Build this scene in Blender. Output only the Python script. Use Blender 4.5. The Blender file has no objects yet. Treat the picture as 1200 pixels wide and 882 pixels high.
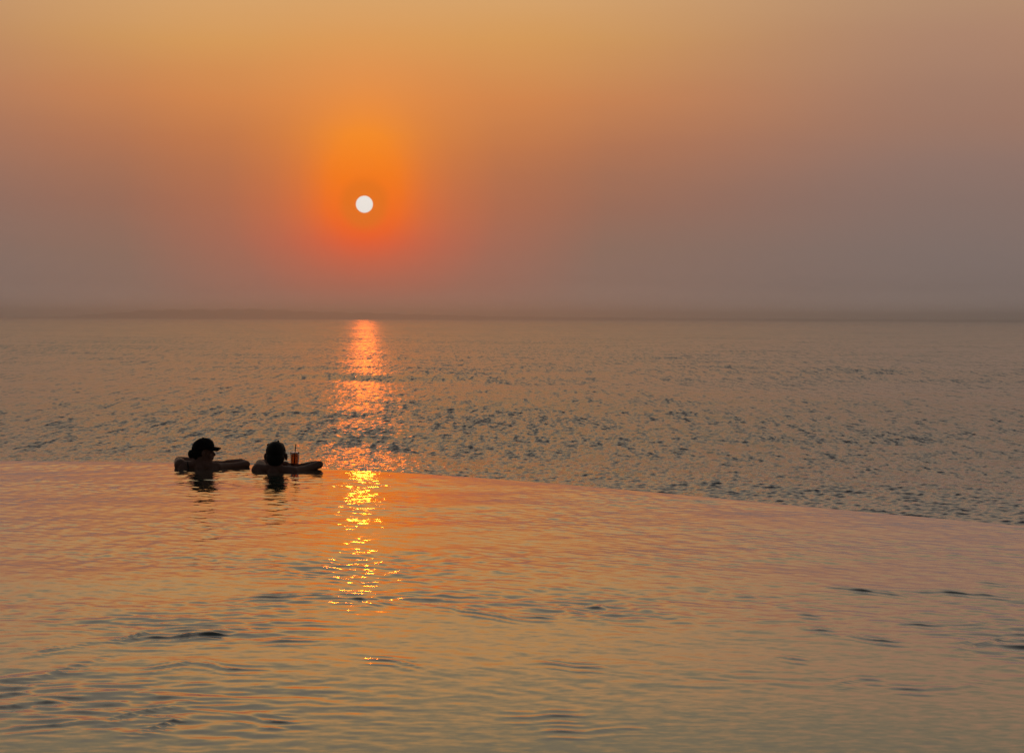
import bpy, bmesh, math
import numpy as np
from mathutils import Vector, Matrix, Quaternion

rng = np.random.default_rng(7)
scene = bpy.context.scene
COL = scene.collection
R = math.radians

# ------------------------------------------------------------------ helpers
def lin(r, g, b):
    f = lambda c: (c / 255 / 12.92) if c / 255 <= 0.04045 else ((c / 255 + 0.055) / 1.055) ** 2.4
    return (f(r), f(g), f(b), 1.0)

def tag(o, label=None, cat=None, group=None, kind=None):
    if label: o['label'] = label
    if cat: o['category'] = cat
    if group: o['group'] = group
    if kind: o['kind'] = kind
    return o

def link(name, me, mat=None, parent=None):
    o = bpy.data.objects.new(name, me)
    COL.objects.link(o)
    if mat: me.materials.append(mat)
    if parent: o.parent = parent
    return o

def obj(name, bm, mat=None, parent=None, smooth=True):
    me = bpy.data.meshes.new(name)
    bmesh.ops.recalc_face_normals(bm, faces=bm.faces)
    bm.to_mesh(me); bm.free()
    if smooth:
        me.polygons.foreach_set('use_smooth', [True] * len(me.polygons))
    return link(name, me, mat, parent)

def empty(name, loc, rz=0):
    o = bpy.data.objects.new(name, None)
    COL.objects.link(o)
    o.location = loc; o.rotation_euler = (0, 0, rz)
    return o

def mat(name):
    m = bpy.data.materials.new(name)
    m.use_nodes = True
    nt = m.node_tree
    return m, nt, nt.nodes['Principled BSDF']

def simple(name, col, rough=0.6, **kw):
    """plain surface with a little procedural unevenness"""
    m, nt, p = mat(name)
    n = nt.nodes.new('ShaderNodeTexNoise'); n.inputs['Scale'].default_value = kw.get('scale', 40)
    n.inputs['Detail'].default_value = 4
    tc = nt.nodes.new('ShaderNodeTexCoord'); nt.links.new(tc.outputs['Object'], n.inputs['Vector'])
    mx = nt.nodes.new('ShaderNodeMix'); mx.data_type = 'RGBA'
    mx.inputs[6].default_value = (*[c * 0.8 for c in col], 1); mx.inputs[7].default_value = (*[min(1, c * 1.2) for c in col], 1)
    nt.links.new(n.outputs['Fac'], mx.inputs[0]); nt.links.new(mx.outputs[2], p.inputs['Base Color'])
    b = nt.nodes.new('ShaderNodeBump'); b.inputs['Strength'].default_value = kw.get('bump', 0.15); b.inputs['Distance'].default_value = 0.004
    nt.links.new(n.outputs['Fac'], b.inputs['Height']); nt.links.new(b.outputs['Normal'], p.inputs['Normal'])
    p.inputs['Roughness'].default_value = rough
    return m

# closed primitives that are welded together by a voxel remesh
def capsule(bm, p0, p1, r0, r1, seg=20):
    p0, p1 = Vector(p0), Vector(p1)
    d = p1 - p0
    L = d.length
    q = d.to_track_quat('Z', 'Y') if L > 1e-6 else Quaternion()
    rings = []
    n = 6
    prof = [(-r0 * math.cos(t), r0 * math.sin(t)) for t in [math.pi / 2 * i / n for i in range(1, n + 1)]]
    prof += [(L + r1 * math.sin(t), r1 * math.cos(t)) for t in [math.pi / 2 * i / n for i in range(0, n)]]
    for z, r in prof:
        rings.append([bm.verts.new(p0 + q @ Vector((r * math.cos(2 * math.pi * k / seg), r * math.sin(2 * math.pi * k / seg), z))) for k in range(seg)])
    for a, b in zip(rings, rings[1:]):
        for k in range(seg):
            bm.faces.new((a[k], a[(k + 1) % seg], b[(k + 1) % seg], b[k]))
    v0 = bm.verts.new(p0 + q @ Vector((0, 0, -r0))); v1 = bm.verts.new(p0 + q @ Vector((0, 0, L + r1)))
    for k in range(seg):
        bm.faces.new((v0, rings[0][(k + 1) % seg], rings[0][k]))
        bm.faces.new((v1, rings[-1][k], rings[-1][(k + 1) % seg]))

def chain(bm, pts):
    for (a, ra), (b, rb) in zip(pts, pts[1:]):
        capsule(bm, a, b, ra, rb)

def ellipsoid(bm, c, r, rot=None, useg=28, vseg=18):
    m = Matrix.Translation(c) @ (rot.to_matrix().to_4x4() if rot else Matrix()) @ Matrix.Diagonal((*r, 1))
    bmesh.ops.create_uvsphere(bm, u_segments=useg, v_segments=vseg, radius=1.0, matrix=m)

def weld(name, bm, material, parent, voxel=0.006, smooth=4):
    """one continuous surface out of overlapping closed shapes"""
    bmesh.ops.recalc_face_normals(bm, faces=bm.faces)
    me = bpy.data.meshes.new(name + '_raw'); bm.to_mesh(me); bm.free()
    t = bpy.data.objects.new(name + '_raw', me); COL.objects.link(t)
    md = t.modifiers.new('r', 'REMESH'); md.mode = 'VOXEL'; md.voxel_size = voxel; md.use_smooth_shade = True
    sm = t.modifiers.new('s', 'SMOOTH'); sm.iterations = smooth; sm.factor = 0.5
    dg = bpy.context.evaluated_depsgraph_get()
    out = bpy.data.meshes.new_from_object(t.evaluated_get(dg))
    out.name = name
    bpy.data.objects.remove(t); bpy.data.meshes.remove(me)
    out.materials.clear()
    out.polygons.foreach_set('use_smooth', [True] * len(out.polygons))
    return link(name, out, material, parent)

def lathe(bm, prof, seg=40, loc=(0, 0, 0)):
    rings = []
    for r, z in prof:
        rings.append([bm.verts.new((loc[0] + r * math.cos(2 * math.pi * k / seg), loc[1] + r * math.sin(2 * math.pi * k / seg), loc[2] + z)) for k in range(seg)])
    for a, b in zip(rings, rings[1:]):
        for k in range(seg):
            bm.faces.new((a[k], a[(k + 1) % seg], b[(k + 1) % seg], b[k]))
    return rings

# ------------------------------------------------------------------ sun and sky
SUN_E, SUN_AZ = 3.73, -4.89          # degrees: above the horizon, and from +Y (negative: to the left)
sun_dir = Vector((math.sin(R(SUN_AZ)) * math.cos(R(SUN_E)), math.cos(R(SUN_AZ)) * math.cos(R(SUN_E)), math.sin(R(SUN_E))))

sl = bpy.data.lights.new('sun', 'SUN'); sl.energy = 0.0115; sl.angle = R(0.53); sl.color = (1.0, 0.14, 0.005)
so = bpy.data.objects.new('sun', sl); COL.objects.link(so)
so.rotation_euler = sun_dir.to_track_quat('Z', 'Y').to_euler(); so.location = (0, 0, 60)

W = bpy.data.worlds.new('World'); scene.world = W; W.use_nodes = True
nt = W.node_tree; nt.nodes.clear()
N = nt.nodes.new; Lk = nt.links.new
def M(op, a, b=None, c=None, clamp=False):
    n = N('ShaderNodeMath'); n.operation = op; n.use_clamp = clamp
    for i, v in enumerate((a, b, c)):
        if v is None: continue
        if isinstance(v, (int, float)): n.inputs[i].default_value = v
        else: Lk(v, n.inputs[i])
    return n.outputs[0]
def smooth(v, lo, hi):
    n = N('ShaderNodeMapRange'); n.interpolation_type = 'SMOOTHSTEP'
    Lk(v, n.inputs['Value']); n.inputs['From Min'].default_value = lo; n.inputs['From Max'].default_value = hi
    return n.outputs['Result']
def ramp(v, lo, hi, stops):
    n = N('ShaderNodeValToRGB'); cr = n.color_ramp
    Lk(M('DIVIDE', M('SUBTRACT', v, lo), hi - lo, clamp=True), n.inputs[0])
    st = sorted(stops)
    while len(cr.elements) < len(st): cr.elements.new(0.5)
    for el, (p, c) in zip(cr.elements, st):
        el.position = (p - lo) / (hi - lo); el.color = c
    return n.outputs[0]
def mix(f, a, b, mode='MIX'):
    n = N('ShaderNodeMix'); n.data_type = 'RGBA'; n.blend_type = mode
    for i, v in ((0, f), (6, a), (7, b)):
        if isinstance(v, (int, float, tuple)): n.inputs[i].default_value = v
        else: Lk(v, n.inputs[i])
    return n.outputs[2]
G = lambda v: (v, v, v, 1)

tc = N('ShaderNodeTexCoord'); sx = N('ShaderNodeSeparateXYZ'); Lk(tc.outputs['Generated'], sx.inputs[0])
elev = M('MULTIPLY', M('ARCSINE', sx.outputs[2]), 57.29578)
az = M('MULTIPLY', M('ARCTAN2', sx.outputs[0], sx.outputs[1]), 57.29578)
daz = M('SUBTRACT', az, SUN_AZ)
adaz = M('ABSOLUTE', daz)
# smoke layers: the air is not evenly dusty
nz = N('ShaderNodeTexNoise'); nz.inputs['Scale'].default_value = 1.0; nz.inputs['Detail'].default_value = 5
mp = N('ShaderNodeMapping'); mp.inputs['Scale'].default_value = (4, 4, 22); Lk(tc.outputs['Generated'], mp.inputs[0]); Lk(mp.outputs[0], nz.inputs['Vector'])
wob = M('MULTIPLY', M('SUBTRACT', nz.outputs['Fac'], 0.5), 1.3)
e2 = M('ADD', elev, wob)
near = ramp(e2, 0, 40, [(18, lin(152, 140, 122)), (25, lin(150, 140, 124)), (34, lin(128, 120, 114)), (40, lin(108, 104, 104)), (0, lin(182, 154, 144)), (0.4, lin(156, 130, 121)), (1.0, lin(143, 114, 103)), (2.1, lin(145, 111, 96)), (3.8, lin(160, 108, 86)), (4.7, lin(172, 112, 82)), (5.7, lin(188, 118, 78)), (7.2, lin(210, 134, 78)), (8.9, lin(216, 156, 90)), (10.5, lin(218, 166, 109)), (14, lin(166, 148, 115))])
far = ramp(e2, 0, 40, [(18, lin(146, 135, 122)), (25, lin(146, 136, 124)), (34, lin(126, 119, 114)), (40, lin(106, 103, 104)), (0, lin(176, 158, 153)), (0.4, lin(149, 133, 129)), (1.0, lin(130, 115, 111)), (2.1, lin(131, 114, 109)), (3.8, lin(138, 114, 106)), (5.0, lin(147, 117, 106)), (6.4, lin(160, 121, 103)), (8.9, lin(176, 134, 109)), (10.5, lin(184, 144, 113)), (14, lin(158, 141, 113))])
base = mix(smooth(adaz, 4.0, 20.0), near, far)
# aureole of the sun in the smoke, longer upwards than down
de = M('SUBTRACT', elev, SUN_E)
up = M('MULTIPLY', M('MAXIMUM', de, 0), 0.52)
dn = M('MULTIPLY', M('MINIMUM', de, 0), 1.15)
ev = M('ADD', up, dn)
aa = M('SQRT', M('ADD', M('MULTIPLY', daz, daz), M('MULTIPLY', ev, ev)))
aa = M('ADD', aa, M('MULTIPLY', wob, 0.25))
wgt = ramp(aa, 0, 8, [(0, G(1)), (0.9, G(1)), (1.25, G(0.95)), (1.6, G(0.80)), (2.2, G(0.57)), (3.0, G(0.38)), (4.5, G(0.17)), (8, G(0))])
aur = ramp(elev, 0, 11, [(0, lin(235, 80, 30)), (2.4, lin(255, 88, 18)), (3.4, lin(255, 108, 4)), (4.6, lin(255, 124, 2)), (6.0, lin(255, 143, 30)), (8.0, lin(244, 152, 72)), (11, lin(222, 170, 104))])
col = mix(wgt, base, aur)
# deeper core close round the disc
dv = N('ShaderNodeVectorMath'); dv.operation = 'DOT_PRODUCT'; Lk(tc.outputs['Generated'], dv.inputs[0]); dv.inputs[1].default_value = sun_dir
ang = M('MULTIPLY', M('ARCCOSINE', M('MINIMUM', dv.outputs['Value'], 1.0)), 57.29578)
core = M('MULTIPLY', M('SUBTRACT', 1.0, smooth(M('ADD', ang, M('MULTIPLY', wob, 0.4)), 0.55, 1.0)), 0.75)
col = mix(core, col, lin(236, 116, 0))
disc = M('SUBTRACT', 1.0, smooth(ang, 0.255, 0.30))
col = mix(disc, col, (0.95, 0.90, 0.83, 1))
# away from the sun the smoke is dim
away = ramp(adaz, 0, 180, [(0, G(1)), (24, G(1)), (60, G(0.42)), (110, G(0.10)), (180, G(0.07))])
col = mix(1.0, col, away, 'MULTIPLY')
bg = N('ShaderNodeBackground'); Lk(col, bg.inputs[0]); bg.inputs[1].default_value = 1.0
sk = N('ShaderNodeTexSky'); sk.sky_type = 'NISHITA'; sk.sun_disc = False
sk.sun_elevation = R(SUN_E); sk.sun_rotation = R(SUN_AZ); sk.air_density = 1.5; sk.dust_density = 4.0
bs = N('ShaderNodeBackground'); Lk(sk.outputs[0], bs.inputs[0]); bs.inputs[1].default_value = 0.06
ms = N('ShaderNodeMixShader'); Lk(smooth(elev, 26, 60), ms.inputs[0]); Lk(bg.outputs[0], ms.inputs[1]); Lk(bs.outputs[0], ms.inputs[2])
wo = N('ShaderNodeOutputWorld'); Lk(ms.outputs[0], wo.inputs[0])

# ------------------------------------------------------------------ camera
EYE = 1.463
cam = bpy.data.cameras.new('camera'); co = bpy.data.objects.new('camera', cam); COL.objects.link(co)
cam.sensor_width = 36; cam.lens = 36 * 2025 / 1200
cam.clip_start = 0.05; cam.clip_end = 200000
co.location = (0, 0, EYE)
co.rotation_mode = 'QUATERNION'
fwd = Vector((0, math.cos(R(1.923)), -math.sin(R(1.923))))
co.rotation_quaternion = fwd.to_track_quat('-Z', 'Y') @ Quaternion((0, 0, 1), R(0.215))
scene.camera = co

# ------------------------------------------------------------------ waves
def wave_set(n, lmin, lmax, slope, heading, spread, shape):
    lam = np.exp(np.linspace(math.log(lmin), math.log(lmax), n)) * rng.uniform(0.94, 1.06, n)
    th = R(heading) + R(spread) * rng.normal(0, 1, n).clip(-1.9, 1.9)
    s = np.array([shape(l) for l in lam])
    s *= slope / math.sqrt((s ** 2).sum() / 2)
    return lam, th, s, rng.uniform(0, 2 * math.pi, n)

def grid_mesh(name, X, Y, Z, attrs=None):
    nr, nc = X.shape
    me = bpy.data.meshes.new(name)
    co_ = np.stack([X, Y, Z], -1).astype(np.float32).reshape(-1)
    me.vertices.add(nr * nc); me.vertices.foreach_set('co', co_)
    i = np.arange(nr * nc).reshape(nr, nc)
    q = np.stack([i[:-1, :-1], i[:-1, 1:], i[1:, 1:], i[1:, :-1]], -1).reshape(-1, 4)
    nq = len(q)
    me.loops.add(nq * 4); me.loops.foreach_set('vertex_index', q.reshape(-1).astype(np.int32))
    me.polygons.add(nq)
    me.polygons.foreach_set('loop_start', np.arange(0, nq * 4, 4, dtype=np.int32))
    me.polygons.foreach_set('use_smooth', np.ones(nq, bool))
    me.update(calc_edges=True)
    for k, v in (attrs or {}).items():
        a = me.attributes.new(k, 'FLOAT', 'POINT'); a.data.foreach_set('value', v.astype(np.float32).reshape(-1))
    return me

# ------------------------------------------------------------------ sea
SEA_Z = -20.0
H = EYE - SEA_Z
NR, NC = 1500, 1400
dep = R(0.03) + (R(9.0) - R(0.03)) * np.linspace(1, 0, NR) ** 1.35
rr = H / np.tan(dep)
az_ = np.linspace(R(-29), R(29), NC)
RR, AZ = np.meshgrid(rr, az_, indexing='ij')
RR = RR.astype(np.float32); AZ = AZ.astype(np.float32)
X0 = RR * np.sin(AZ); Y0 = RR * np.cos(AZ)
dr = np.abs(np.gradient(rr)).astype(np.float32)[:, None]
dl = (rr * (az_[1] - az_[0])).astype(np.float32)[:, None]
lam, th, sl_, ph = wave_set(110, 0.5, 30, 0.17, 248, 50, lambda l: math.exp(-0.5 * (math.log(l / 1.1) / 0.85) ** 2) + 0.05)
lam2, th2, sl2, ph2 = wave_set(40, 25, 320, 0.028, 256, 26, lambda l: 1.0)
lam, th, sl_, ph = (np.concatenate(q) for q in ((lam, lam2), (th, th2), (sl_, sl2), (ph, ph2)))
Z = np.zeros_like(X0); DX = np.zeros_like(X0); DY = np.zeros_like(X0); lost = np.zeros((NR, 1), np.float32)
# gusts: patches of rougher and smoother water
gust = np.zeros_like(X0)
for _ in range(14):
    l = rng.uniform(60, 420); t = rng.uniform(0, 2 * math.pi)
    gust += np.sin((X0 * math.cos(t) + Y0 * math.sin(t) * 0.35) * 2 * math.pi / l + rng.uniform(0, 6.28))
gust = (1 + 0.06 * gust / math.sqrt(7) * 1.2).clip(0.5, 1.6).astype(np.float32)
for l, t, s, p in zip(lam, th, sl_, ph):
    k = 2 * math.pi / l
    cx, cy = math.cos(t), math.sin(t)
    sp = np.sqrt((dr * cy) ** 2 + (dl * cx) ** 2)
    f = (l / (1.6 * sp) - 1.0).clip(0, 1)
    f = f * f * (3 - 2 * f)
    lost += s * s / 2 * (1 - f * f)
    a = (s / k) * f
    phs = (k * cx) * X0 + (k * cy) * Y0 + p
    c = np.cos(phs); Z += a * c
    s_ = np.sin(phs) * a * 0.75
    DX -= cx * s_; DY -= cy * s_
Z *= gust
rough = np.sqrt(np.sqrt(2 * lost) * 0.30).clip(0.07, 0.24) * np.ones_like(X0)
me = grid_mesh('sea', X0 + DX * gust, Y0 + DY * gust, Z + SEA_Z, {'ripple': rough})
# rest of the sea, all round
bm = bmesh.new(); bm.from_mesh(me)
lay = bm.verts.layers.float['ripple']
ring = lambda r, n: [(r * math.sin(t), r * math.cos(t)) for t in np.linspace(R(29), R(331), n)]
prev = None
for r in (rr[0], 400, 1500, 8000, rr[-1]):
    cur = [bm.verts.new((x, y, SEA_Z)) for x, y in ring(r, 60)]
    for v in cur: v[lay] = 0.35
    if prev:
        for k in range(59): bm.faces.new((prev[k], cur[k], cur[k + 1], prev[k + 1])).smooth = True
    prev = cur
bm.to_mesh(me); bm.free()
msea, nt_, p = mat('sea_water')
p.inputs['Base Color'].default_value = (0.070, 0.105, 0.15, 1); p.inputs['IOR'].default_value = 1.5; p.inputs['Coat Weight'].default_value = 0.8; p.inputs['Coat IOR'].default_value = 1.6
at = nt_.nodes.new('ShaderNodeAttribute'); at.attribute_name = 'ripple'; nt_.links.new(at.outputs['Fac'], p.inputs['Roughness']); nt_.links.new(at.outputs['Fac'], p.inputs['Coat Roughness'])
gp = nt_.nodes.new('ShaderNodeNewGeometry')
n1 = nt_.nodes.new('ShaderNodeTexNoise'); n1.inputs['Scale'].default_value = 1.3; n1.inputs['Detail'].default_value = 3
mp = nt_.nodes.new('ShaderNodeMapping'); mp.inputs['Scale'].default_value = (0.7, 1.2, 1)
nt_.links.new(gp.outputs['Position'], mp.inputs[0]); nt_.links.new(mp.outputs[0], n1.inputs['Vector'])
b = nt_.nodes.new('ShaderNodeBump'); b.inputs['Strength'].default_value = 0.6; b.inputs['Distance'].default_value = 0.12
nt_.links.new(n1.outputs['Fac'], b.inputs['Height']); nt_.links.new(b.outputs['Normal'], p.inputs['Normal'])
def ripples(nt_, p, b, layers, gain=None):
    # ripples finer than the mesh tilt the surface directly
    out = b.outputs['Normal']
    for sc, amt in layers:
        m_ = nt_.nodes.new('ShaderNodeMapping'); m_.inputs['Scale'].default_value = sc
        n_ = nt_.nodes.new('ShaderNodeTexNoise'); n_.inputs['Scale'].default_value = 1.0; n_.inputs['Detail'].default_value = 2
        nt_.links.new(gp.outputs['Position'], m_.inputs[0]); nt_.links.new(m_.outputs[0], n_.inputs['Vector'])
        s1 = nt_.nodes.new('ShaderNodeVectorMath'); s1.operation = 'SUBTRACT'; s1.inputs[1].default_value = (0.5, 0.5, 0.5); nt_.links.new(n_.outputs['Color'], s1.inputs[0])
        if gain:
            s3 = nt_.nodes.new('ShaderNodeVectorMath'); s3.operation = 'SCALE'; nt_.links.new(s1.outputs[0], s3.inputs[0])
            g_ = nt_.nodes.new('ShaderNodeMath'); g_.operation = 'SUBTRACT'; g_.inputs[1].default_value = 0.04; nt_.links.new(gain, g_.inputs[0]); nt_.links.new(g_.outputs[0], s3.inputs[3]); s1 = s3
        s2 = nt_.nodes.new('ShaderNodeVectorMath'); s2.operation = 'MULTIPLY_ADD'; s2.inputs[1].default_value = (*amt, 0); nt_.links.new(s1.outputs[0], s2.inputs[0]); nt_.links.new(out, s2.inputs[2])
        out = s2.outputs[0]
    nn_ = nt_.nodes.new('ShaderNodeVectorMath'); nn_.operation = 'NORMALIZE'; nt_.links.new(out, nn_.inputs[0])
    nt_.links.new(nn_.outputs[0], p.inputs['Normal']); nt_.links.new(nn_.outputs[0], p.inputs['Coat Normal'])
ripples(nt_, p, b, [((1.5, 0.8, 1), (3.6, 3.6)), ((1.0, 0.20, 1), (1.0, 4.3)), ((0.42, 0.042, 1), (0.3, 3.9)), ((0.03, 0.005, 1), (0.0, 1.2)), ((0.0022, 0.006, 1), (0.0, 1.2))], at.outputs['Fac'])
sea = tag(link('sea', me, msea), kind='structure')

# ------------------------------------------------------------------ far shore
prof = [(-17.5, 0), (-16.5, 14), (-14.6, 20), (-13.4, 60), (-12.6, 92), (-11.4, 112), (-10, 124), (-8.6, 128), (-7.4, 118), (-6.0, 96), (-4.2, 82), (-2.2, 60), (0, 46), (3, 40), (6, 34), (9, 30), (13, 28), (17, 26), (20, 18), (23, 0)]
pa, pz = np.array([q[0] for q in prof]), np.array([q[1] for q in prof])
A = np.linspace(-17.5, 23, 420)
ridge = np.interp(A, pa, pz)
nzv = sum(rng.uniform(0.3, 1) / k * np.sin(A * 2.1 * k + rng.uniform(0, 6)) for k in range(1, 14))
ridge = ridge * (1 + 0.05 * nzv)
rows = []
for t in np.linspace(0, 1, 22):
    rad = 22000 + 3500 * t
    h = ridge * np.sin(math.pi * t) ** 0.8 * (1 + 0.10 * np.sin(A * 7 + 9 * t))
    rows.append(np.stack([rad * np.sin(np.radians(A)), rad * np.cos(np.radians(A)), SEA_Z - 0.4 + h.clip(0)], -1))
Q = np.array(rows)
mhill = simple('scrub_hills', (0.07, 0.075, 0.05), 0.9, scale=0.004)
tag(link('hills', grid_mesh('hills', Q[..., 0], Q[..., 1], Q[..., 2]), mhill), kind='structure')

# ------------------------------------------------------------------ air
bm = bmesh.new()
bmesh.ops.create_cube(bm, size=1.0, matrix=Matrix.Translation((0, 0, (130 - 23) / 2)) @ Matrix.Diagonal((92000, 92000, 153, 1)))
mh, nt_, p = mat('smoky_air')
nt_.nodes.remove(p)
v = nt_.nodes.new('ShaderNodeVolumePrincipled'); v.inputs['Color'].default_value = (0.80, 0.90, 1.0, 1)
v.inputs['Density'].default_value = 1.1e-4; v.inputs['Anisotropy'].default_value = 0.86
nt_.links.new(v.outputs[0], nt_.nodes['Material Output'].inputs['Volume'])
tag(obj('haze', bm, mh, smooth=False), kind='stuff')

# ------------------------------------------------------------------ pool
ex = np.array([-14, -8, -5.2, -4.3, -3.5, -2.58, -1.8, -0.8, 0.0, 0.7, 1.42, 2.6, 3.64, 6.0, 9.0])
ey = np.array([17.6, 17.52, 17.50, 17.47, 17.38, 17.12, 16.71, 16.17, 15.60, 15.02, 14.36, 13.22, 12.28, 10.1, 7.4])
def pchip(x, xp, yp):
    h = np.diff(xp); d = np.diff(yp) / h
    m = np.zeros_like(yp); m[0], m[-1] = d[0], d[-1]
    for i in range(1, len(xp) - 1):
        if d[i - 1] * d[i] > 0:
            w1, w2 = 2 * h[i] + h[i - 1], h[i] + 2 * h[i - 1]
            m[i] = (w1 + w2) / (w1 / d[i - 1] + w2 / d[i])
    i = np.clip(np.searchsorted(xp, x) - 1, 0, len(h) - 1)
    t = (x - xp[i]) / h[i]
    return ((1 + 2 * t) * (1 - t) ** 2 * yp[i] + t * (1 - t) ** 2 * h[i] * m[i] + t * t * (3 - 2 * t) * yp[i + 1] + t * t * (t - 1) * h[i] * m[i + 1])
def edge(x):
    x = np.asarray(x, float)
    return (pchip(x - 0.25, ex, ey) + 2 * pchip(x, ex, ey) + pchip(x + 0.25, ex, ey)) / 4
PX = np.linspace(-11.5, 8.2, 760)
T = np.linspace(0, 1, 1500)
YE = edge(PX)
Y0p = 1.2
Xp = np.repeat(PX[None, :], len(T), 0)
Yp = Y0p + (YE[None, :] - Y0p) * T[:, None]
# stronger stirring where swimmers' wakes cross: (x, y, radius x, radius y, amount)
stir = [(-1.55, 7.95, 0.75, 0.45, 2.3), (-1.2, 6.35, 0.6, 0.5, 1.0), (-2.2, 6.9, 1.0, 0.7, 0.7), (-0.85, 8.95, 0.8, 0.25, 1.2), (2.2, 9.1, 0.75, 0.35, 1.9), (2.4, 7.9, 0.7, 0.5, 1.6), (0.35, 8.6, 0.4, 0.4, 0.8), (1.4, 8.1, 0.6, 0.3, 0.8),
        (1.5, 13.9, 0.3, 0.15, 1.2), (-1.5, 9.9, 1.0, 0.6, 0.6), (-2.2, 15.6, 1.3, 0.9, 0.35), (1.5, 7.0, 0.8, 0.3, 0.4)]
env = np.full_like(Xp, 0.0)
for x, y, rx, ry, a in stir:
    env += a * np.exp(-((Xp - x) / rx) ** 2 - ((Yp - y) / ry) ** 2)
lump = np.zeros_like(Xp)
for _ in range(10):
    l = rng.uniform(0.9, 3.4); t = rng.uniform(0, 6.28)
    lump += np.sin((Xp * math.cos(t) * 0.7 + Yp * math.sin(t)) * 2 * math.pi / l + rng.uniform(0, 6.28))
lump = (0.5 + 0.5 * lump / 2.2).clip(0, 1.6)
depth_f = np.interp(Yp, [5, 7, 8.3, 10, 12, 17], [0.15, 0.22, 0.75, 1.1, 1.1, 0.95])
def sumwaves(ws, X, Y, chop):
    Z = np.zeros_like(X); DX = np.zeros_like(X); DY = np.zeros_like(X)
    for l, t, s, p in zip(*ws):
        k = 2 * math.pi / l; cx, cy = math.cos(t), math.sin(t)
        q = (k * cx) * X + (k * cy) * Y + p
        a = s / k
        Z += a * np.cos(q); sn = np.sin(q) * a * chop
        DX -= cx * sn; DY -= cy * sn
    return Z, DX, DY
fine = wave_set(60, 0.055, 0.40, 0.029, 265, 75, lambda l: 1.0)
cross = wave_set(24, 0.07, 0.22, 0.044, 185, 30, lambda l: 1.0)
long_ = wave_set(22, 0.5, 2.4, 0.010, 280, 50, lambda l: 1.0)
wake = wave_set(60, 0.055, 0.26, 0.105, 268, 27, lambda l: 1.0)
z1, _, _ = sumwaves(fine, Xp, Yp, 0); z2, _, _ = sumwaves(long_, Xp, Yp, 0); z2 = z2 + sumwaves(cross, Xp, Yp, 0)[0] * (0.5 + 0.6 * lump); z3, dx3, dy3 = sumwaves(wake, Xp, Yp, 0.8)
damp = np.interp(1 - T, [0, 0.004, 0.03], [0, 0.4, 1])[:, None]      # the film at the lip lies flat
we = env * lump.clip(0.15, 1.3)
rho = np.sqrt((Xp + 1.25) ** 2 + (Yp - 5.35) ** 2)      # a swimmer's ring wave, and two long low crests
ringe = np.exp(-((rho - 1.9) / 0.9) ** 2) / (1 + np.exp((Xp + 0.95) / 0.15)) * lump.clip(0.2, 1.2)
zr = np.zeros_like(Xp)
for l, a in ((0.34, 0.030), (0.23, 0.028), (0.155, 0.028), (0.11, 0.022)):
    zr += a * l / 6.283 * np.cos(rho * 6.283 / l + rng.uniform(0, 6) + 1.6 * np.sin(Xp * 2.3 + l * 9) + 1.1 * np.sin(Xp * 5.1 + Yp * 2))
zr *= ringe * 1.5
# short steep crests left where people swam: ends (x, y), (x, y) and strength
crests = [(-1.399, 8.995, -0.898, 9.091, 0.9), (-0.912, 9.006, -0.563, 8.772, 0.6), (-0.344, 8.699, 0.017, 8.384, 0.8), (-1.808, 7.788, -1.641, 8.005, 1.1), (-1.668, 7.854, -1.311, 7.925, 1.5), (-1.57, 8.05, -1.345, 8.055, 0.8), (-1.514, 7.164, -1.354, 7.31, 0.8), (-1.816, 7.141, -1.734, 7.195, 0.6), (-2.007, 6.773, -1.753, 7.395, 0.7), (-1.484, 6.26, -1.223, 6.515, 0.8), (-0.999, 6.322, -0.774, 6.218, 0.6), (-1.311, 7.275, -1.045, 7.103, 0.7), (-1.34, 6.03, -1.199, 6.225, 0.8), (1.765, 9.357, 2.081, 9.161, 1.3), (2.068, 9.305, 2.647, 9.118, 1.1), (1.22, 9.084, 1.382, 9.173, 0.9), (1.863, 8.236, 2.438, 8.341, 1.0), (1.959, 7.601, 2.352, 8.044, 1.0), (2.605, 9.59, 2.816, 9.502, 0.7), (1.426, 8.135, 1.526, 8.027, 0.9), (1.553, 7.962, 1.756, 7.798, 0.9), (1.314, 6.912, 1.5, 6.981, 0.8), (1.471, 6.772, 1.919, 6.939, 0.6), (0.05, 8.433, 0.207, 8.364, 0.8), (0.288, 8.586, 0.436, 8.417, 0.9), (0.387, 8.715, 0.511, 8.616, 0.7), (0.162, 7.285, 0.372, 7.182, 0.8), (1.176, 7.489, 1.265, 7.36, 0.6), (1.412, 8.536, 1.513, 8.513, 0.7), (1.562, 8.665, 1.664, 8.641, 0.7), (1.474, 13.887, 1.707, 13.83, 1.0), (-1.902, 6.418, -1.743, 6.536, 0.7), (-2.106, 7.483, -1.874, 7.746, 0.6), (-0.62, 7.38, -0.318, 7.151, 0.5), (0.0, 6.284, 0.282, 6.343, 0.6), (0.12, 6.078, 0.425, 6.146, 0.6), (-1.803, 6.085, -1.556, 6.179, 0.7), (-1.109, 7.74, -0.853, 7.849, 0.6), (-1.204, 9.749, -0.853, 9.598, 0.5)]
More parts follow.
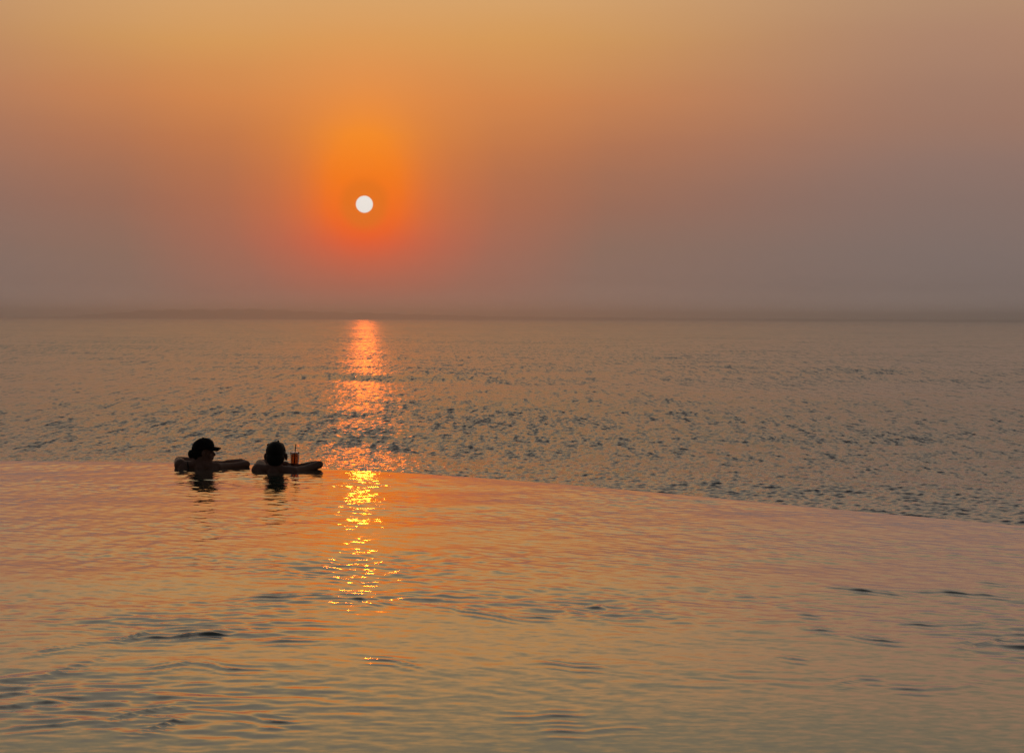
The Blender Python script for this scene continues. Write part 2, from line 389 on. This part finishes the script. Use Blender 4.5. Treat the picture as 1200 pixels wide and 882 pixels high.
for x0, y0, x1, y1, a in crests:
    u = (Xp - (x0 + x1) / 2) / ((x1 - x0) / 2)
    jx = rng.uniform(0, 6.28, 4)
    yc = (y0 + y1) / 2 + (y1 - y0) / 2 * u + 0.022 * np.sin(Xp * 11 + jx[0]) + 0.012 * np.sin(Xp * 29 + jx[1]) + 0.03 * (u * u - 0.5) * math.cos(jx[2])
    w = 0.019 * (y0 / 8)
    g = (0.8 + 0.5 * np.sin(Xp * 13 + jx[2]) * np.sin(Xp * 31 + jx[3])).clip(0, 1.2)
    m = np.exp(-np.abs(u).clip(0, 3) ** 3) * g
    for k, dy in ((1.0, 0.0), (0.45, -0.10), (0.35, 0.085)):
        zr += k * a * (0.0075 if x0 > -0.1 else 0.0105) * m * np.exp(-((Yp - yc - dy) / w) ** 2)
Zp = (zr + z1 * (0.45 + 0.6 * lump) * depth_f + z2 * (0.05 + 0.9 * depth_f) + z3 * we) * damp
Xq = Xp + dx3 * we * damp; Yq = Yp + dy3 * we * damp
# the water spills over the lip and down the outer wall
sl0 = np.gradient(YE, PX); nn = np.sqrt(1 + sl0 ** 2); nx_, ny_ = -sl0 / nn, 1 / nn
for off, dz in ((0.012, -0.001), (0.022, -0.006), (0.028, -0.016), (0.030, -0.05), (0.031, -0.9)):
    Xq = np.vstack([Xq, (PX + nx_ * off)[None]]); Yq = np.vstack([Yq, (YE + ny_ * off)[None]]); Zp = np.vstack([Zp, np.full((1, len(PX)), dz)])
mp_, nt_, p = mat('pool_water')
p.inputs['Base Color'].default_value = (0.15, 0.18, 0.14, 1); p.inputs['IOR'].default_value = 1.5; p.inputs['Coat Weight'].default_value = 1.0; p.inputs['Coat IOR'].default_value = 1.6; p.inputs['Coat Roughness'].default_value = 0.06; p.inputs['Roughness'].default_value = 0.05
gp = nt_.nodes.new('ShaderNodeNewGeometry')
mp = nt_.nodes.new('ShaderNodeMapping'); mp.inputs['Scale'].default_value = (5, 11, 1)
n1 = nt_.nodes.new('ShaderNodeTexNoise'); n1.inputs['Scale'].default_value = 1.0; n1.inputs['Detail'].default_value = 3
nt_.links.new(gp.outputs['Position'], mp.inputs[0]); nt_.links.new(mp.outputs[0], n1.inputs['Vector'])
b = nt_.nodes.new('ShaderNodeBump'); b.inputs['Strength'].default_value = 0.10; b.inputs['Distance'].default_value = 0.006
nt_.links.new(n1.outputs['Fac'], b.inputs['Height']); nt_.links.new(b.outputs['Normal'], p.inputs['Normal'])
ripples(nt_, p, b, [((16, 26, 1), (0.20, 0.07))])
tag(link('pool_water', grid_mesh('pool_water', Xq, Yq, Zp), mp_), kind='structure')

# wall that carries the lip, under the film of water
LEDGE = -0.03
xs = np.linspace(-11.4, 8.1, 240); ye = edge(xs); s_ = np.gradient(ye, xs); n_ = np.sqrt(1 + s_ ** 2)
ring_ = [(-0.42, -1.3), (-0.42, LEDGE), (0.012, LEDGE), (0.012, -2.6), (-0.42, -2.6), (-0.42, -1.3)]
Xw = np.array([xs - s_ / n_ * o for o, z in ring_]); Yw = np.array([ye + 1 / n_ * o for o, z in ring_]); Zw = np.array([np.full(len(xs), z) for o, z in ring_])
mtile, nt_, p = mat('pool_tile')
br = nt_.nodes.new('ShaderNodeTexBrick'); br.inputs['Scale'].default_value = 8; br.offset = 0
br.inputs['Color1'].default_value = (0.10, 0.13, 0.12, 1); br.inputs['Color2'].default_value = (0.13, 0.16, 0.14, 1); br.inputs['Mortar'].default_value = (0.3, 0.3, 0.28, 1)
tcn = nt_.nodes.new('ShaderNodeTexCoord'); nt_.links.new(tcn.outputs['Object'], br.inputs['Vector']); nt_.links.new(br.outputs['Color'], p.inputs['Base Color'])
p.inputs['Roughness'].default_value = 0.4
tag(link('pool_edge', grid_mesh('pool_edge', Xw, Yw, Zw), mtile), kind='structure')

# ------------------------------------------------------------------ people
skin_w = simple('skin_fair', (0.42, 0.21, 0.16), 0.5, scale=60, bump=0.05)
skin_m = simple('skin_tan', (0.38, 0.18, 0.135), 0.5, scale=60, bump=0.05)
black_cloth = simple('black_cotton', (0.012, 0.012, 0.014), 0.85, scale=300, bump=0.3)
hair_m = simple('dark_hair', (0.010, 0.008, 0.007), 0.6, scale=120, bump=0.8)
patch_m = simple('pale_patch', (0.45, 0.36, 0.33), 0.7, scale=100)
swim_m = simple('black_swimwear', (0.012, 0.012, 0.015), 0.6, scale=200)

def hand(bm, wrist, d, up, thumb, curl=0.5, s=1.0):
    """palm, four jointed fingers of unequal length and a thumb from the side of the palm"""
    w = Vector(wrist); d = Vector(d).normalized(); up = (Vector(up) - Vector(up).project(d)).normalized()
    sd = d.cross(up).normalized() * thumb
    P = lambda a, b_, c: w + (d * a + sd * b_ + up * c) * s
    for b_ in (-0.028, -0.010, 0.010, 0.028):
        capsule(bm, P(0.012, b_ * 0.75, 0), P(0.085, b_, 0.004), 0.015 * s, 0.0125 * s, 12)
    for b_, L, sp in ((-0.033, 0.062, -0.10), (-0.011, 0.076, -0.03), (0.011, 0.082, 0.04), (0.033, 0.072, 0.10)):
        p0, a = (0.088, 0.004), 0.0
        pts = [(P(p0[0], b_, p0[1]), 0.0098 * s)]
        for fr, r in ((0.45, 0.009), (0.30, 0.0082), (0.25, 0.007)):
            a += curl * 0.55
            p0 = (p0[0] + math.cos(a) * L * fr, p0[1] - math.sin(a) * L * fr)
            pts.append((P(p0[0], b_ + sp * (p0[0] - 0.088), p0[1]), r * s))
        chain(bm, pts)
    chain(bm, [(P(0.022, 0.026, -0.004), 0.014 * s), (P(0.050, 0.052, -0.012), 0.011 * s), (P(0.074, 0.064, -0.018), 0.0095 * s), (P(0.094, 0.064, -0.024), 0.008 * s)])

def head(bm, c, look, s=1.0):
    """skull, face and ears; look = the way the face points"""
    c = Vector(c); f = Vector(look).normalized(); u = (Vector((0, 0, 1)) - Vector((0, 0, 1)).project(f)).normalized(); r = f.cross(u).normalized()
    rot = Matrix((r, f, u)).transposed().to_quaternion()
    P = lambda a, b_, z: c + (r * a + f * b_ + u * z) * s
    ellipsoid(bm, P(0, -0.012, 0.022), (0.074 * s, 0.094 * s, 0.088 * s), rot)         # skull
    ellipsoid(bm, P(0, 0.030, -0.030), (0.060 * s, 0.058 * s, 0.080 * s), rot)         # face
    chain(bm, [(P(-0.048, 0.005, -0.060), 0.020 * s), (P(-0.020, 0.066, -0.094), 0.018 * s), (P(0.020, 0.066, -0.094), 0.018 * s), (P(0.048, 0.005, -0.060), 0.020 * s)])   # jaw and chin
    chain(bm, [(P(-0.03, 0.078, 0.016), 0.013 * s), (P(0.03, 0.078, 0.016), 0.013 * s)])   # brow
    chain(bm, [(P(0, 0.082, 0.008), 0.009 * s), (P(0, 0.104, -0.028), 0.012 * s), (P(0, 0.088, -0.036), 0.013 * s)])   # nose
    chain(bm, [(P(-0.018, 0.080, -0.056), 0.008 * s), (P(0, 0.088, -0.054), 0.0095 * s), (P(0.018, 0.080, -0.056), 0.008 * s)])   # upper lip
    chain(bm, [(P(-0.014, 0.080, -0.067), 0.0075 * s), (P(0, 0.086, -0.068), 0.009 * s), (P(0.014, 0.080, -0.067), 0.0075 * s)])  # lower lip
    for q in (-1, 1):
        ellipsoid(bm, P(q * 0.087, -0.008, -0.012), (0.013 * s, 0.019 * s, 0.033 * s), rot @ Quaternion((0, 0, 1), q * 0.5))   # ear
        ellipsoid(bm, P(q * 0.032, 0.076, 0.0), (0.013 * s, 0.010 * s, 0.010 * s), rot)   # eye
        ellipsoid(bm, P(q * 0.046, 0.052, -0.030), (0.020 * s, 0.018 * s, 0.022 * s), rot)   # cheek
    return P, rot

def torso(bm, sh_l, sh_r, neck0, head_c, w=1.0):
    sl, sr, nk, hc = map(Vector, (sh_l, sh_r, neck0, head_c))
    chain(bm, [(nk + Vector((0, -0.02, -0.05)), 0.070 * w), (nk, 0.058 * w), (hc + Vector((0, -0.01, -0.055)), 0.056 * w)])
    for sh, q in ((sl, -1), (sr, 1)):
        chain(bm, [(nk + Vector((q * 0.02, -0.01, 0.0)), 0.050 * w), (nk.lerp(sh, 0.5) + Vector((0, -0.015, -0.012)), 0.056 * w), (sh, 0.062 * w)])
        chain(bm, [(sh + Vector((-q * 0.03, -0.02, -0.03)), 0.075 * w), (nk + Vector((q * 0.085 * w, -0.06, -0.28)), 0.105 * w), (nk + Vector((q * 0.065 * w, -0.12, -0.50)), 0.095 * w), (nk + Vector((q * 0.085 * w, -0.16, -0.68)), 0.110 * w)])
        chain(bm, [(nk + Vector((q * 0.09 * w, -0.16, -0.70)), 0.095 * w), (nk + Vector((q * 0.10, -0.10, -1.10)), 0.060 * w), (nk + Vector((q * 0.10, -0.15, -1.48)), 0.042 * w)])
        chain(bm, [(nk + Vector((q * 0.10, -0.16, -1.50)), 0.042 * w), (nk + Vector((q * 0.11, -0.02, -1.54)), 0.034 * w)])

# --- the woman in the cap
PWX = -3.02
wom = empty('person', (PWX, float(edge(PWX)) - 0.56, 0.0))
tag(wom, 'bare shouldered person in a black baseball cap leaning on the pool edge, face turned right', 'person', 'people leaning on the pool edge')
bm = bmesh.new()
hc = (0.034, 0.02, 0.158)
lookw = (0.97, 0.20, 0.0)
P, rotw = head(bm, hc, lookw, 1.0)
torso(bm, (-0.185, 0.02, 0.022), (0.165, 0.01, 0.002), (0.005, -0.01, 0.045), (0.025, 0.01, 0.15), 0.92)
el_l, el_r = (-0.250, 0.25, 0.050), (0.415, 0.235, 0.022)
chain(bm, [((-0.192, 0.02, 0.030), 0.062), ((-0.222, 0.12, 0.044), 0.052), (el_l, 0.041)])
chain(bm, [(el_l, 0.046), ((-0.10, 0.33, 0.034), 0.042), ((0.03, 0.36, 0.030), 0.030)])
hand(bm, (0.035, 0.36, 0.032), (1, 0.05, -0.02), (0, 0, 1), 1, 0.35, 0.95)
chain(bm, [((0.165, 0.01, -0.002), 0.054), ((0.27, 0.11, 0.006), 0.040), ((0.34, 0.17, 0.012), 0.037), (el_r, 0.036)])
chain(bm, [(el_r, 0.036), ((0.35, 0.29, 0.034), 0.040), ((0.20, 0.36, 0.028), 0.027)])
hand(bm, (0.195, 0.362, 0.03), (-1, 0.10, -0.02), (0, 0, 1), -1, 0.35, 0.95)
weld('body', bm, skin_w, wom)
# hair gathered in a low bun under the cap
bm = bmesh.new()
ellipsoid(bm, P(0, -0.030, 0.012), (0.079, 0.084, 0.080), rotw)
ellipsoid(bm, P(0, -0.070, -0.030), (0.050, 0.040, 0.045), rotw)
ellipsoid(bm, P(0.0, -0.118, -0.018), (0.040, 0.036, 0.044), rotw)
weld('hair', bm, hair_m, wom, 0.005)
# cap: crown, peak, button, badge
fw = Vector(lookw).normalized()
bm = bmesh.new()
bmesh.ops.create_uvsphere(bm, u_segments=48, v_segments=32, radius=1.0)
bmesh.ops.delete(bm, geom=[v for v in bm.verts if v.co.z < -0.12], context='VERTS')
for v in bm.verts:
    seam = 1 - 0.012 * max(0, math.cos(6 * math.atan2(v.co.y, v.co.x))) ** 8
    v.co = P(v.co.x * 0.090 * seam, v.co.y * 0.110 * seam - 0.008, (v.co.z * 0.098 + 0.040 + 0.012 * v.co.y))
bmesh.ops.solidify(bm, geom=bm.faces[:], thickness=0.003)
cap = obj('cap', bm, black_cloth, wom)
bm = bmesh.new()
top, bot = [], []
nu, nv = 21, 9
for j in range(nv):
    t = j / (nv - 1)
    ra, rb = [], []
    for i in range(nu):
        a = R(-66 + 132 * i / (nu - 1))
        x0, y0 = 0.090 * math.sin(a), 0.108 * math.cos(a) - 0.008
        x1, y1 = 0.074 * math.sin(a), 0.086 * math.cos(a) ** 0.8 + 0.080
        x, y = x0 + (x1 - x0) * t, y0 + (y1 - y0) * t
        z = 0.052 - 0.012 * t - 6.0 * x * x * (0.5 + 0.5 * t)
        ra.append(bm.verts.new(P(x, y, z))); rb.append(bm.verts.new(P(x, y, z - 0.004)))
    top.append(ra); bot.append(rb)
for j in range(nv - 1):
    for i in range(nu - 1):
        bm.faces.new((top[j][i], top[j][i + 1], top[j + 1][i + 1], top[j + 1][i]))
        bm.faces.new((bot[j][i + 1], bot[j][i], bot[j + 1][i], bot[j + 1][i + 1]))
for j in range(nv - 1):
    bm.faces.new((top[j][0], top[j + 1][0], bot[j + 1][0], bot[j][0])); bm.faces.new((top[j + 1][-1], top[j][-1], bot[j][-1], bot[j + 1][-1]))
for i in range(nu - 1):
    bm.faces.new((top[-1][i], top[-1][i + 1], bot[-1][i + 1], bot[-1][i])); bm.faces.new((top[0][i + 1], top[0][i], bot[0][i], bot[0][i + 1]))
obj('brim', bm, black_cloth, cap)
bm = bmesh.new()
ellipsoid(bm, P(0, -0.008, 0.139), (0.008, 0.008, 0.005), rotw)
obj('button', bm, black_cloth, cap)
bm = bmesh.new()    # woven badge lying on the front of the crown
g0 = []
for j in range(6):
    rw = []
    for i in range(9):
        u = (-0.034 + 0.068 * i / 8) / 0.090; z = 0.42 + 0.40 * j / 5
        yv = math.sqrt(max(0, 1 - u * u - z * z))
        rw.append(P(u * 0.0925, yv * 0.1130 - 0.008, z * 0.1005 + 0.040 + 0.012 * yv))
    g0.append(rw)
vs = [[bm.verts.new(q) for q in rw] for rw in g0]
for j in range(5):
    for i in range(8): bm.faces.new((vs[j][i], vs[j][i + 1], vs[j + 1][i + 1], vs[j + 1][i]))
bmesh.ops.solidify(bm, geom=bm.faces[:], thickness=0.0015)
obj('badge', bm, patch_m, cap)
# swimsuit: two straps over the shoulders and the back under water
sw = bmesh.new()
ellipsoid(sw, (0.0, -0.07, -0.42), (0.165, 0.125, 0.20))
ellipsoid(sw, (0.0, -0.15, -0.66), (0.185, 0.135, 0.14))
suit = weld('swimsuit', sw, swim_m, wom, 0.01)
bm = bmesh.new()
def strap(bm, pts, w=0.006):
    chain(bm, [(Vector(p), w) for p in pts])
strap(bm, [(-0.085, -0.085, -0.10), (-0.098, -0.078, 0.005), (-0.108, -0.060, 0.040), (-0.112, -0.030, 0.062), (-0.108, 0.02, 0.060), (-0.10, 0.06, 0.02)])
weld('strap', bm, swim_m, suit, 0.003, 2)

# --- the man
PMX = -2.270
man = empty('person', (PMX, float(edge(PMX)) - 0.52, -0.008))
tag(man, 'bare shouldered person with short dark hair and no cap, right beside the amber drink', 'person', 'people leaning on the pool edge')
bm = bmesh.new()
hm = (0.018, 0.03, 0.156)
lookm = (0.02, 1.0, -0.10)
P, rotm = head(bm, hm, lookm, 1.13)
torso(bm, (-0.150, 0.03, 0.018), (0.185, 0.0, -0.008), (0.004, -0.02, 0.040), (0.012, 0.01, 0.15), 1.0)
el_l, el_r = (-0.165, 0.265, 0.048), (0.410, 0.225, 0.052)
chain(bm, [((-0.150, 0.03, 0.008), 0.070), ((-0.148, 0.13, 0.034), 0.062), (el_l, 0.050)])
chain(bm, [(el_l, 0.050), ((-0.05, 0.325, 0.044), 0.045), ((0.075, 0.345, 0.042), 0.031)])
hand(bm, (0.078, 0.345, 0.044), (1, 0.0, -0.03), (0, 0, 1), 1, 0.5, 0.9)
chain(bm, [((0.185, 0.0, -0.008), 0.058), ((0.28, 0.10, 0.010), 0.043), ((0.34, 0.16, 0.030), 0.039), (el_r, 0.038)])
chain(bm, [(el_r, 0.038), ((0.36, 0.255, 0.045), 0.042), ((0.18, 0.275, 0.020), 0.029)])
hand(bm, (0.178, 0.275, 0.02), (-1, 0.06, 0), (0, 0, 1), -1, 0.4, 1.0)
weld('body', bm, skin_m, man)
bm = bmesh.new()
ellipsoid(bm, P(0, -0.018, 0.032), (0.095, 0.112, 0.098), rotm)
ellipsoid(bm, P(0, -0.046, -0.022), (0.088, 0.074, 0.080), rotm)
ellipsoid(bm, P(0, -0.058, -0.058), (0.066, 0.050, 0.048), rotm)
ellipsoid(bm, P(0.0, 0.03, 0.084), (0.072, 0.058, 0.034), rotm)
rg = np.random.default_rng(3)
for _ in range(5):     # tufts
    t, q = rg.uniform(0, 2 * math.pi), rg.uniform(-0.2, 1.0)
    cz = math.sqrt(max(0, 1 - q * q))
    d = Vector((math.cos(t) * cz * 0.080, math.sin(t) * cz * 0.094 - 0.020, q * 0.088 + 0.032))
    d *= 1.04; capsule(bm, P(*d), P(*(d + Vector((rg.uniform(-.012, .012), rg.uniform(-.012, .012), rg.uniform(0, .004))))), 0.009, 0.004, 8)
chain(bm, [(P(-0.066, 0.01, 0.088), 0.016), (P(-0.080, 0.02, 0.086), 0.006)])     # lock sticking out
weld('hair', bm, hair_m, man, 0.004, 2)

# ------------------------------------------------------------------ the drink
GX, GY = PMX + 0.162, float(edge(PMX + 0.162)) - 0.125
gl = empty('drink_glass', (GX, GY, LEDGE))
tag(gl, 'tall tapered glass of amber iced drink with a straw standing on the pool edge', 'drink')
mg, nt_, p = mat('clear_glass'); p.inputs['Base Color'].default_value = (0.95, 0.95, 0.95, 1); p.inputs['Roughness'].default_value = 0.02; p.inputs['IOR'].default_value = 1.45; p.inputs['Transmission Weight'].default_value = 1.0
ml, nt_, p = mat('amber_tea'); p.inputs['Base Color'].default_value = (0.62, 0.13, 0.02, 1); p.inputs['Roughness'].default_value = 0.03; p.inputs['IOR'].default_value = 1.33; p.inputs['Transmission Weight'].default_value = 0.92
mi, nt_, p = mat('ice'); p.inputs['Base Color'].default_value = (0.95, 0.85, 0.70, 1); p.inputs['Roughness'].default_value = 0.15; p.inputs['IOR'].default_value = 1.31; p.inputs['Transmission Weight'].default_value = 0.8
mst = simple('black_straw', (0.015, 0.012, 0.012), 0.4)
GH = 0.185
ro = lambda z: 0.032 + 0.0145 * z / GH
bm = bmesh.new()
pf = [(0.0005, 0), (ro(0), 0.0)] + [(ro(z), z) for z in np.linspace(0.01, GH, 10)] + [(ro(GH) - 0.0012, GH + 0.0012)] + [(ro(z) - 0.0024, z) for z in np.linspace(GH, 0.012, 10)] + [(0.0005, 0.010)]
lathe(bm, pf)
obj('glass_wall', bm, mg, gl)
bm = bmesh.new()
LH = 0.165
pf = [(0.0005, 0.0125)] + [(ro(z) - 0.0032, z) for z in np.linspace(0.0125, LH, 8)] + [(0.0005, LH + 0.0005)]
lathe(bm, pf)
obj('drink', bm, ml, gl)
for k, (x, y, z, t) in enumerate(((-0.012, -0.010, 0.158, 0.3), (0.013, 0.004, 0.160, 1.1), (-0.006, 0.016, 0.166, 0.7))):
    bm = bmesh.new()
    bmesh.ops.create_cube(bm, size=0.021, matrix=Matrix.Translation((x, y, z)) @ Matrix.Rotation(t, 4, (0.4, 0.7, 0.5)))
    bmesh.ops.bevel(bm, geom=bm.edges[:], offset=0.004, segments=3, affect='EDGES')
    obj('ice_cube', bm, mi, gl)
bm = bmesh.new()
chain(bm, [(Vector((-0.006, -0.008, 0.02)), 0.0046), (Vector((0.004, 0.002, 0.205)), 0.0046), (Vector((0.009, 0.006, 0.262)), 0.0046)])
obj('straw', bm, mst, gl)

# ------------------------------------------------------------------ render
scene.render.engine = 'CYCLES'
scene.cycles.use_denoising = True
scene.cycles.denoiser = 'OPENIMAGEDENOISE'
scene.cycles.denoising_input_passes = 'RGB_ALBEDO_NORMAL'
scene.cycles.denoising_prefilter = 'ACCURATE'
scene.cycles.max_bounces = 8
scene.cycles.volume_bounces = 4
scene.cycles.use_adaptive_sampling = False
scene.cycles.sample_clamp_indirect = 1.0
scene.view_settings.view_transform = 'Standard'; scene.view_settings.look = 'None'
scene.view_settings.exposure = 0; scene.view_settings.gamma = 1
scene.view_settings.use_curve_mapping = False
scene.render.dither_intensity = 1.0
